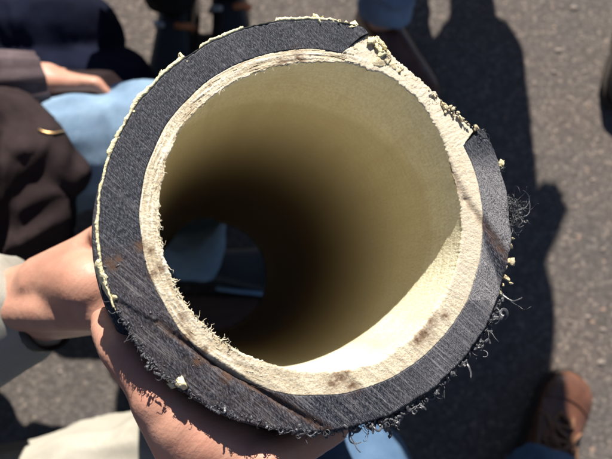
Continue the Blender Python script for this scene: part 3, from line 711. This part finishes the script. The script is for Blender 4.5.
def loft(secs, seg=20):
    """secs: (y, half width, bottom z, top z) -> closed shoe-like shell with a flat underside"""
    bm = bmesh.new(); rings = []
    for y, hw, z0, z1, xo in secs:
        ring = []
        for k in range(seg):
            a = 2 * math.pi * k / seg - math.pi / 2; c, s = math.cos(a), math.sin(a)
            e = 0.75; x = hw * math.copysign(abs(c) ** e, c); zc = (z0 + z1) / 2
            z = zc + (z1 - z0) / 2 * math.copysign(abs(s) ** (0.45 if s < 0 else 0.9), s)
            ring.append(bm.verts.new((x + xo, y, z)))
        rings.append(ring)
    for a, b in zip(rings, rings[1:]):
        for k in range(seg): bm.faces.new((a[k], a[(k + 1) % seg], b[(k + 1) % seg], b[k]))
    bm.faces.new(rings[0]); bm.faces.new(rings[-1][::-1])
    bmesh.ops.recalc_face_normals(bm, faces=bm.faces)
    return bm
def make_shoe(root, ankle, toe_dir, kind):
    up = V(0, 0, 1); f = V(toe_dir.x, toe_dir.y, 0).normalized(); x = f.cross(up)
    base = V(ankle.x, ankle.y, max(0.0, ankle.z - 0.095)) - f * 0.06
    Mx = Matrix.Translation(base) @ Matrix((x, f, up)).transposed().to_4x4()
    def add(name, bm, mat, par=None, smooth=True):
        bm.transform(Mx); o = link(name, from_bm(bm), mat, None, smooth); world_child(o, par or root); return o
    up_m = {'brown': 'brownshoe', 'black': 'blackshoe', 'orange': 'blackshoe', 'pale': 'blackshoe', 'redbrown': 'brownshoe'}[kind]
    bm = loft([(-0.012, 0.018, 0.022, 0.06, 0), (0.0, 0.032, 0.02, 0.085, 0), (0.03, 0.038, 0.018, 0.10, 0), (0.08, 0.039, 0.018, 0.105, 0), (0.12, 0.041, 0.018, 0.092, 0), (0.16, 0.046, 0.018, 0.074, 0), (0.20, 0.050, 0.018, 0.062, 0), (0.23, 0.049, 0.018, 0.058, 0), (0.255, 0.043, 0.018, 0.053, 0), (0.272, 0.031, 0.018, 0.044, 0), (0.281, 0.014, 0.02, 0.033, 0)], 28)
    upper = add('shoe_upper', bm, M[up_m])
    bm = loft([(-0.016, 0.02, 0, 0.022, 0), (0.0, 0.036, 0, 0.023, 0), (0.05, 0.041, 0, 0.023, 0), (0.12, 0.043, 0, 0.023, 0), (0.18, 0.052, 0, 0.023, 0), (0.22, 0.0545, 0, 0.023, 0), (0.255, 0.048, 0, 0.023, 0), (0.277, 0.034, 0, 0.022, 0), (0.288, 0.013, 0.002, 0.02, 0)], 24)
    add('sole', bm, M['sole'])
    if kind == 'brown':
        bm = bmesh.new()                                         # toe cap seam and stitched ridge
        def top(y, xx):
            hs = [(0.12, 0.041, 0.092), (0.16, 0.046, 0.074), (0.20, 0.050, 0.062), (0.23, 0.049, 0.058), (0.255, 0.043, 0.053)]
            for (y0, w0, z0), (y1, w1, z1) in zip(hs, hs[1:]):
                if y0 <= y <= y1:
                    g = (y - y0) / (y1 - y0); hw = w0 + (w1 - w0) * g; h = z0 + (z1 - z0) * g
                    c = min(0.999, abs(xx) / hw); s = math.sqrt(max(0, 1 - c ** (2 / 0.75))) ** 0.9
                    zc = (0.018 + h) / 2; return zc + (h - 0.018) / 2 * s
            return 0.05
        pts = [V(xx, 0.213 + 0.012 * (1 - (xx / 0.04) ** 2), top(0.213, xx) + 0.0008) for xx in np.linspace(-0.046, 0.046, 13)]
        tube(bm, pts, 0.0016, 5, 1.0); add('toe_cap_seam', bm, M[up_m])
        bm = bmesh.new()
        for s in (-1, 1):
            pts = [V(s * xx, y, top(y, xx) + 0.0018) for y, xx in ((0.122, 0.031), (0.14, 0.027), (0.16, 0.022), (0.18, 0.017), (0.195, 0.012))]
            tube(bm, pts, 0.004, 6, 0.9)
        add('eyelet_tab', bm, M['lace'])
        for k in range(5):
            y = 0.128 + 0.014 * k; hw = 0.029 - 0.004 * k; bm = bmesh.new()
            pts = [V(xx, y + 0.006 * (xx / hw) * (1 if k % 2 else -1), top(y, xx) + 0.0045 + 0.002 * (1 - (xx / hw) ** 2)) for xx in np.linspace(-hw, hw, 9)]
            tube(bm, pts, 0.0042, 6, 1.0); add('lace', bm, M['lace'])
        bm = bmesh.new()
        for s in (-1, 1):
            pts = [V(0, 0.124, 0.1), V(s * 0.018, 0.118, 0.106), V(s * 0.034, 0.128, 0.097), V(s * 0.03, 0.144, 0.09), V(s * 0.01, 0.136, 0.095), V(0, 0.126, 0.1)]
            tube(bm, pts, 0.0035, 6, 1.0)
            tube(bm, [V(0, 0.124, 0.1), V(s * 0.02, 0.15, 0.087), V(s * 0.034, 0.172, 0.07), V(s * 0.047, 0.178, 0.05)], 0.0032, 6, 0.8)
        add('lace_bow', bm, M['lace'])
    if kind == 'orange':
        bm = bmesh.new(); tube(bm, [V(-0.044, 0.10, 0.05), V(-0.036, 0.115, 0.083), V(-0.012, 0.125, 0.097)], 0.009, 8, 0.8); add('orange_stripe', bm, M['orange'])
        bm = bmesh.new(); tube(bm, [V(0.044, 0.10, 0.05), V(0.036, 0.115, 0.083), V(0.016, 0.125, 0.095)], 0.008, 8, 0.8); add('pale_stripe', bm, M['paletrim'])
    if kind == 'pale':
        bm = bmesh.new(); tube(bm, [V(-0.03, 0.22, 0.057), V(0, 0.228, 0.064), V(0.03, 0.22, 0.057)], 0.010, 8, 0.8); add('pale_toe_patch', bm, M['paletrim'])
        bm = bmesh.new(); tube(bm, [V(0.045, 0.10, 0.05), V(0.05, 0.15, 0.05), V(0.053, 0.2, 0.045)], 0.006, 8, 0.8); add('side_stripe', bm, M['paledenim'])
    return upper

# --- the two gripping hands -------------------------------------------------
def holder_hand(bm):
    wr = P(8, 308, 0.475)
    ss = (0.142, 0.162, 0.181, 0.198)
    for k in range(4):
        s = ss[k]; mc = Q(203 + 1.0 * k, s, RO + 0.014)
        capsule(bm, wr + (mc - wr) * 0.05 + AX * (0.020 - 0.013 * k), mc, 0.0195, 0.0135, 12)
        p = mc; a = 203 + k
        for da, r0, r1, ro in ((20, 0.0105, 0.0098, 0.011), (13, 0.0098, 0.0090, 0.0095), (10, 0.0090, 0.0075, 0.0085)):
            a += da * (1.0, 1.08, 1.02, 0.82)[k]; q = Q(a, s, RO + ro); capsule(bm, p, q, r0, r1, 12); p = q
    capsule(bm, P(66, 284, 0.452), Q(193, 0.150, RO + 0.018), 0.031, 0.026, 14)
    # heel of the hand, wrist and thumb up the left side of the pipe
    capsule(bm, P(-110, 322, 0.50), P(10, 308, 0.475), 0.040, 0.0335, 14)
    capsule(bm, P(10, 308, 0.475), P(60, 296, 0.455), 0.0335, 0.036, 14)
    capsule(bm, P(60, 296, 0.455), P(102, 290, 0.45), 0.036, 0.036, 14)
    cm = P(48, 284, 0.445); mp = P(86, 260, 0.43); ip = P(107, 240, 0.435); tp = Q(176, 0.15, RO + 0.0095)
    capsule(bm, cm, mp, 0.026, 0.021, 12); capsule(bm, mp, ip, 0.021, 0.0165, 12); capsule(bm, ip, tp, 0.014, 0.0095, 12)
def photographer_hand(bm):
    wr = P(240, 565, 0.35)
    ss = (0.024, 0.043, 0.061, 0.078); th = (231, 236, 241, 246)
    w0 = [P(226, 508, 0.322), P(238, 511, 0.336), P(250, 513, 0.35), P(260, 515, 0.362)]
    for k in range(4):
        s = ss[k]; mc = Q(th[k], s, RO + 0.006)
        capsule(bm, w0[k], mc, 0.021, 0.0150, 12)
        p = mc; a = th[k]
        segs = ((-16, 0.0118, 0.0108, 0.0035, 0.006), (-6, 0.0112, 0.0092, 0.0070, 0.024), (-4, 0.0092, 0.0078, 0.0080, 0.022))
        for da, r0, r1, ro, ds in segs:
            a += da * (1.0, 1.05, 1.0, 0.85)[k]; s += ds * (1 if k == 0 else 0.4); q = Q(a, s, RO + ro); capsule(bm, p, q, r0, r1, 12); p = q
    capsule(bm, w0[0], Q(238, 0.026, RO + 0.010), 0.024, 0.018, 12); capsule(bm, P(224, 472, 0.318), P(252, 465, 0.318), 0.023, 0.024, 12)
    # thumb along the lower side, under the rim
    cm = P(268, 470, 0.314); mp = Q(262, 0.022, RO + 0.016); ip = Q(274, 0.042, RO + 0.0115); tp = Q(285, 0.050, RO + 0.0095)
    capsule(bm, P(246, 535, 0.34), cm, 0.026, 0.022, 12); capsule(bm, cm, mp, 0.020, 0.015, 12); capsule(bm, mp, ip, 0.0135, 0.0122, 12); capsule(bm, ip, tp, 0.0122, 0.0095, 12)
    capsule(bm, cm, Q(245, 0.027, RO + 0.012), 0.020, 0.018, 12)
    capsule(bm, wr, P(237, 510, 0.338), 0.031, 0.029, 14)

# --- photographer ---
gz = lambda v, z: V(v.x, v.y, z)
ank_r = G(545, 482, 0.10); ank_l = G(392, 640, 0.10)
J = dict(pelvis=V(0.17, -0.62, 0.93), chest=V(0.15, -0.60, 1.22), neck=V(0.14, -0.58, 1.46), head=V(0.13, -0.53, 1.62), face=V(-0.1, 0.8, -0.5),
    sh_l=V(-0.04, -0.58, 1.40), sh_r=V(0.32, -0.58, 1.40), el_l=V(-0.16, -0.50, 1.08), el_r=V(0.42, -0.50, 1.12),
    wr_l=P(240, 565, 0.35), wr_r=V(0.22, -0.28, 1.16),
    hip_l=V(0.10, -0.60, 0.88), hip_r=V(0.26, -0.61, 0.88), kn_l=P(354, 486, 0.64), kn_r=V(0.30, -0.44, 0.50),
    an_l=ank_l, an_r=ank_r, toe_l=V(0, 1, 0), toe_r=V(0.50, 0.86, 0))
photographer = person(V(0.2, -0.5, 0), 'person in blue jeans and brown lace-up shoe, hand gripping the pipe from below', J,
    {'l': photographer_hand, 'r': (V(-0.5, 0.8, 0.1), V(0.3, 0.3, -0.8), -1, 0.5)}, 'navy', 'denim', 'brown', 'hairdark', {'name': 'shirt'}, voxel=0.0034, sleeve_end=0.45, hem=1.04, hem_r=0.068)

# --- holder: kneeling at the lower left ---
J = dict(pelvis=P(-190, 470, 0.78), chest=P(-235, 420, 0.55), neck=P(-330, 400, 0.36), head=V(0, 0, 0), face=V(0.9, 0.3, -0.5),
    sh_l=V(0, 0, 0), sh_r=V(0, 0, 0), el_l=V(0, 0, 0), el_r=V(0, 0, 0), wr_l=V(0, 0, 0), wr_r=P(8, 308, 0.475),
    hip_l=V(0, 0, 0), hip_r=V(0, 0, 0), kn_l=V(0, 0, 0), kn_r=V(0, 0, 0), an_l=V(0, 0, 0), an_r=V(0, 0, 0), toe_l=V(1, 0.1, 0), toe_r=V(1, 0.1, 0))
pv = V(-0.62, -0.22, 0.40); J['pelvis'] = pv; J['chest'] = V(-0.63, -0.18, 0.68); J['neck'] = V(-0.62, -0.14, 0.92); J['head'] = V(-0.58, -0.12, 1.08)
J['sh_l'] = V(-0.62, 0.03, 0.86); J['sh_r'] = V(-0.62, -0.33, 0.86); J['el_l'] = V(-0.78, 0.10, 0.62); J['wr_l'] = V(-0.80, -0.02, 0.42)
J['el_r'] = V(-0.52, -0.15, 0.69)
J['hip_l'] = pv + V(0.03, 0.08, -0.02); J['hip_r'] = pv + V(0.03, -0.05, 0.05)
J['kn_r'] = P(236, 447, 0.76); J['an_r'] = V(-0.24, -0.42, 0.10)
J['kn_l'] = V(-0.78, -0.10, 0.12); J['an_l'] = V(-1.15, -0.12, 0.10)
holder = person(V(-0.6, -0.22, 0), 'person in cream trousers and off-white sleeve at lower left, holding the pipe from the left', J,
    {'r': holder_hand, 'l': (V(0.5, -0.7, -0.1), V(0, 0, -1), -1, 0.4)}, 'greige', 'cream', 'black', 'hairgrey', {'name': 'shirt', 'tfold': 0.017}, voxel=0.0034, sleeve_end=1.08, sleeve_r=0.046)
# wristwatch seen under the wrist
bm = bmesh.new(); a, b = P(30, 312, 0.47), P(52, 309, 0.465); ax = (b - a).normalized(); x, y, _ = basis(ax); n = 26
rings = []
for off, rr in ((-0.010, 0.0335), (-0.010, 0.0358), (0.010, 0.0352), (0.010, 0.033)):
    rings.append([bm.verts.new((a + b) / 2 + ax * off + (x * math.cos(6.2832 * i / n) + y * math.sin(6.2832 * i / n)) * rr) for i in range(n)])
for k in range(4):
    for i in range(n): bm.faces.new((rings[k][i], rings[k][(i + 1) % n], rings[(k + 1) % 4][(i + 1) % n], rings[(k + 1) % 4][i]))
# (the strap sits where the wrist narrows; its case faces down)
bmesh.ops.recalc_face_normals(bm, faces=bm.faces)
strap_mesh = bm

# --- jacket person: crouching at the upper left ---
J = dict(pelvis=V(-0.52, 0.20, 0.42), chest=V(-0.50, 0.12, 0.66), neck=V(-0.53, 0.13, 0.90), head=V(-0.50, 0.13, 1.05), face=V(0.9, 0.0, -0.4),
    sh_l=V(-0.52, 0.30, 0.83), sh_r=V(-0.56, 0.0, 0.83), el_l=V(-0.55, 0.30, 0.55), wr_l=P(47, 82, 0.80), el_r=V(-0.62, 0.0, 0.56), wr_r=V(-0.50, 0.10, 0.36),
    hip_l=V(-0.48, 0.27, 0.40), hip_r=V(-0.48, 0.12, 0.38), kn_l=P(172, 136, 0.80), kn_r=V(-0.86, 0.24, 0.14), an_l=G(196, 262, 0.10), an_r=V(-1.22, 0.24, 0.10), toe_l=V(0.95, -0.05, 0), toe_r=V(1, 0, 0))
crouch = person(V(-0.5, 0.2, 0), 'person in dark brown zipped jacket and pale blue jeans crouching left of the pipe', J,
    {'l': (V(0.95, 0.05, -0.05), V(0.2, -0.75, -0.6), 1, 0.75), 'r': (V(0.9, -0.3, -0.3), V(0, 0, -1), -1, 0.4)}, 'brownjacket', 'paledenim', 'pale', 'hairdark',
    {'fold': 0.017, 'extra': [(P(-20, 152, 0.75), P(-12, 200, 0.74), 0.102, 0.11), (P(-12, 200, 0.74), P(16, 210, 0.75), 0.10, 0.078), (P(14, 122, 0.74), P(46, 165, 0.74), 0.052, 0.052), (P(-30, 122, 0.76), P(30, 130, 0.75), 0.03, 0.024), (P(20, 150, 0.70), P(40, 215, 0.72), 0.03, 0.03)]}, sleeve_end=0.66, sleeve_r=0.05)
# ribbed cuff, zip
bm = bmesh.new(); wr = P(47, 82, 0.80); el = V(-0.55, 0.30, 0.55); d = (wr - el).normalized(); x, y, _ = basis(d)
c0 = el.lerp(wr, 0.63); n = 40; rings = []
for off, rr in ((0.0, 0.03), (0.0, 0.052), (0.03, 0.049), (0.07, 0.042), (0.07, 0.03)):
    rings.append([bm.verts.new(c0 + d * off + (x * math.cos(6.2832 * i / n) + y * math.sin(6.2832 * i / n)) * (rr * (1.05 if i % 4 < 2 else 0.95))) for i in range(n)])
for a, b in zip(rings, rings[1:]):
    for i in range(n): bm.faces.new((a[i], a[(i + 1) % n], b[(i + 1) % n], b[i]))
bmesh.ops.recalc_face_normals(bm, faces=bm.faces)
o = link('ribbed_cuff', from_bm(bm), M['rib']); world_child(o, crouch)

# --- person in navy, bending at the top left ---
kl, kr = G(104, 84, 0.27), G(62, 24, 0.27)
J = dict(pelvis=V(-0.98, 0.56, 0.17), chest=V(-1.04, 0.56, 0.45), neck=V(-1.08, 0.56, 0.68), head=V(-1.06, 0.56, 0.83), face=V(0.9, -0.3, -0.2),
    sh_l=V(-1.08, 0.74, 0.62), sh_r=V(-1.08, 0.38, 0.62), el_l=V(-1.0, 0.80, 0.36), wr_l=V(-0.85, 0.72, 0.30), el_r=V(-1.0, 0.32, 0.36), wr_r=V(-0.86, 0.40, 0.30),
    hip_l=V(-0.94, 0.64, 0.16), hip_r=V(-0.94, 0.50, 0.16), kn_l=V(kr.x, kr.y, 0.22), kn_r=V(kl.x, kl.y, 0.22), an_l=G(118, 70, 0.10), an_r=G(150, 130, 0.10), toe_l=V(0.5, -0.8, 0), toe_r=V(0.8, -0.5, 0))
J['an_l'] = V(kr.x - 0.28, kr.y + 0.16, 0.10)
navy = person(V(-0.95, 0.56, 0), 'person in dark navy clothes sitting behind the brown jacket at the top left corner', J,
    {'l': (V(0.8, -0.4, -0.3), V(0, 0, -1), 1, 0.4), 'r': (V(0.8, 0.2, -0.3), V(0, 0, -1), -1, 0.4)}, 'navy', 'navy', 'black', 'hairdark', leg_r=1.25)

# --- standing people along the top edge ---
def stander(feet_c, label, fl, fr, fdir, top, legs, shoe, hair, lean=V(0, 0, 0), narrow=1.0, akimbo=False, facing=None, height=1.0, hem=0.97):
    f = V(fdir.x, fdir.y, 0).normalized(); r = f.cross(V(0, 0, 1)); c = feet_c
    z = lambda h: V(0, 0, h * height)
    pe = c + z(0.93) + lean * 0.5; chs = c + z(1.2) + lean * 0.75; nk = c + z(1.46) + lean
    J = dict(pelvis=pe, chest=chs, neck=nk, head=nk + V(0, 0, 0.165) + f * 0.03, face=f + V(0, 0, -0.3),
        sh_l=nk - r * 0.18 * narrow - V(0, 0, 0.06), sh_r=nk + r * 0.18 * narrow - V(0, 0, 0.06),
        hip_l=pe - r * 0.085 - V(0, 0, 0.04), hip_r=pe + r * 0.085 - V(0, 0, 0.04), an_l=fl, an_r=fr, toe_l=f, toe_r=f)
    J['kn_l'] = J['hip_l'].lerp(fl, 0.5) + f * 0.02; J['kn_r'] = J['hip_r'].lerp(fr, 0.5) + f * 0.02
    for n, s in (('l', -1), ('r', 1)):
        sh = J['sh_' + n]
        if akimbo: J['el_' + n] = sh + r * s * 0.10 - V(0, 0, 0.29) - f * 0.03; J['wr_' + n] = pe + r * s * 0.14 + V(0, 0, 0.05) + f * 0.05
        else: J['el_' + n] = sh + r * s * 0.03 - V(0, 0, 0.29) - f * 0.02; J['wr_' + n] = sh + r * s * 0.03 - V(0, 0, 0.54) + f * 0.06
    hd = V(0, 0, -1) if not akimbo else None
    hands = {n: ((V(0, 0, -1) + f * 0.15) if not akimbo else (J['pelvis'] - J['wr_' + n] + V(0, 0, -0.08)), (r * -s if not akimbo else V(0, 0, -1) - f * 0.3), -s, 0.3) for n, s in (('l', -1), ('r', 1))}
    return person(c, label, J, hands, top, legs, shoe, hair, hem=hem)
DN = V(0, -1, 0)
# B: jeans leg and red-brown shoe just above the pipe
fl = G(383, 18, 0.10)
fr = G(402, -175, 0.10)
stander(V((fl.x + fr.x) / 2 + 0.01, (fl.y + fr.y) / 2 + 0.02, 0), 'person in grey-blue jeans and reddish brown shoe standing just above the pipe', fr, fl, V(0.5, -0.85, 0), 'charcoal', 'greydenim', 'redbrown', 'hairdark', lean=V(0.19, 0.05, 0), narrow=0.6)
# C: dark trousers and black shoe with orange and pale stripes
fr = G(174, 0, 0.10); fl = G(226, -18, 0.10)
pv = V(-0.13, 1.08, 0.36)
J = dict(pelvis=pv, chest=pv + V(0.03, -0.10, 0.26), neck=pv + V(0.05, -0.12, 0.48), head=pv + V(0.06, -0.10, 0.62), face=V(0.2, -0.9, -0.4),
    sh_l=pv + V(0.21, -0.11, 0.42), sh_r=pv + V(-0.11, -0.11, 0.42), hip_l=pv + V(0.08, 0, -0.02), hip_r=pv + V(-0.08, 0, -0.02), an_l=fl, an_r=fr, toe_l=V(0.1, -1, 0), toe_r=V(-0.1, -1, 0))
J['kn_l'] = V(fl.x + 0.03, fl.y + 0.06, 0.50); J['kn_r'] = V(fr.x, fr.y + 0.04, 0.50)
J['el_l'] = pv + V(0.22, -0.22, 0.20); J['wr_l'] = V(fl.x + 0.06, fl.y + 0.06, 0.60); J['el_r'] = pv + V(-0.13, -0.22, 0.22); J['wr_r'] = V(fr.x + 0.06, fr.y + 0.10, 0.60)
person(gz(pv, 0), 'person in dark trousers and black shoe with orange stripe, squatting at the top edge', J,
    {'l': (V(-0.2, -0.8, -0.5), V(0, 0, -1), -1, 0.5), 'r': (V(0.2, -0.8, -0.5), V(0, 0, -1), 1, 0.5)}, 'charcoal', 'charcoal', 'orange', 'hairgrey')
# A: out of view, casts the long shadow to the right of the pipe
side_v = V(-SUN_H.y, SUN_H.x, 0)
base = G(469, 36) - SUN_H * (0.5 * COT)
a0 = V(base.x, base.y, 0)
pe, ch_, nk = a0 + V(0, 0, 0.93) + side_v * 0.07, a0 + V(0, 0, 1.2) + side_v * 0.04, a0 + V(0, 0, 1.46) + side_v * 0.03
J = dict(pelvis=pe, chest=ch_, neck=nk, head=nk + side_v * 0.03 + V(0, 0, 0.165), face=side_v + V(0, 0, -0.3))
rr = side_v.cross(V(0, 0, 1)).normalized()
for n, q in (('l', -1), ('r', 1)):
    J['sh_' + n] = nk + rr * q * 0.17 - V(0, 0, 0.06); J['hip_' + n] = pe + rr * q * 0.085 - V(0, 0, 0.04)
    J['an_' + n] = a0 + rr * q * 0.085 + V(0, 0, 0.10); J['kn_' + n] = a0 + rr * q * 0.085 + V(0, 0, 0.5) + side_v * 0.005; J['toe_' + n] = side_v
J['el_l'] = J['sh_l'] - V(0, 0, 0.30) + side_v * 0.04; J['wr_l'] = a0 + rr * -0.12 + V(0, 0, 0.93) + side_v * 0.15
J['el_r'] = J['sh_r'] - V(0, 0, 0.30) - side_v * 0.02; J['wr_r'] = J['el_r'] - V(0, 0, 0.25) + side_v * 0.06
person(a0, 'person beyond the top edge whose long black shadow falls right of the pipe', J,
    {'l': (V(0, 0, -1) + side_v * 0.5, rr, 1, 0.3), 'r': (V(0, 0, -1), -rr, -1, 0.3)}, 'charcoal', 'charcoal', 'black', 'hairdark',
    {'name': 'coat', 'extra': [(a0 + V(0, 0, 0.54), pe, 0.132, 0.12, 14, True)]}, leg_r=0.72, hem_r=0.045)

# ------------------------------------------------------------------ board on the ground, seen through the bore
bm = bmesh.new(); box(bm, G(225, 318, 0.012), 0.16, 0.045, 0.011, X=V(1, -0.02, 0).normalized(), Y=V(0.02, 1, 0).normalized(), bev=0.002)
bd = link('wooden_board', from_bm(bm), M['wood'], None, False)
tag(bd, 'brown wooden board on the ground, its straight edge seen through the pipe bore', 'board')

# wristwatch and zip belong to their wearers
o = link('wristwatch', from_bm(strap_mesh), M['strap']); world_child(o, holder)

# zip on the brown jacket: follows the cloth
dg = bpy.context.evaluated_depsgraph_get()
def on_surface(px, py):
    hit, loc, nor, *_ = S.ray_cast(dg, CAM, ray(px, py).normalized()); return loc + nor * 0.002
bm = bmesh.new(); tube(bm, [on_surface(x, y) for x, y in ((38, 131), (43, 133), (48, 134), (53, 134), (58, 133), (63, 132))], 0.0016, 6, 0.8, 1.3)
o = link('zip', from_bm(bm), M['gold']); world_child(o, crouch)

# E: legs in black at the right edge
fl = G(655, 6, 0.10); fr = G(775, -20, 0.10)
stander(V((fl.x + fr.x) / 2 + 0.04, (fl.y + fr.y) / 2 + 0.05, 0), 'person in black trousers and black shoes standing at the right edge of the asphalt', fl, fr, V(-0.25, -1, 0), 'charcoal', 'charcoal', 'black', 'hairgrey', lean=V(0.08, 0.05, 0), narrow=0.85)
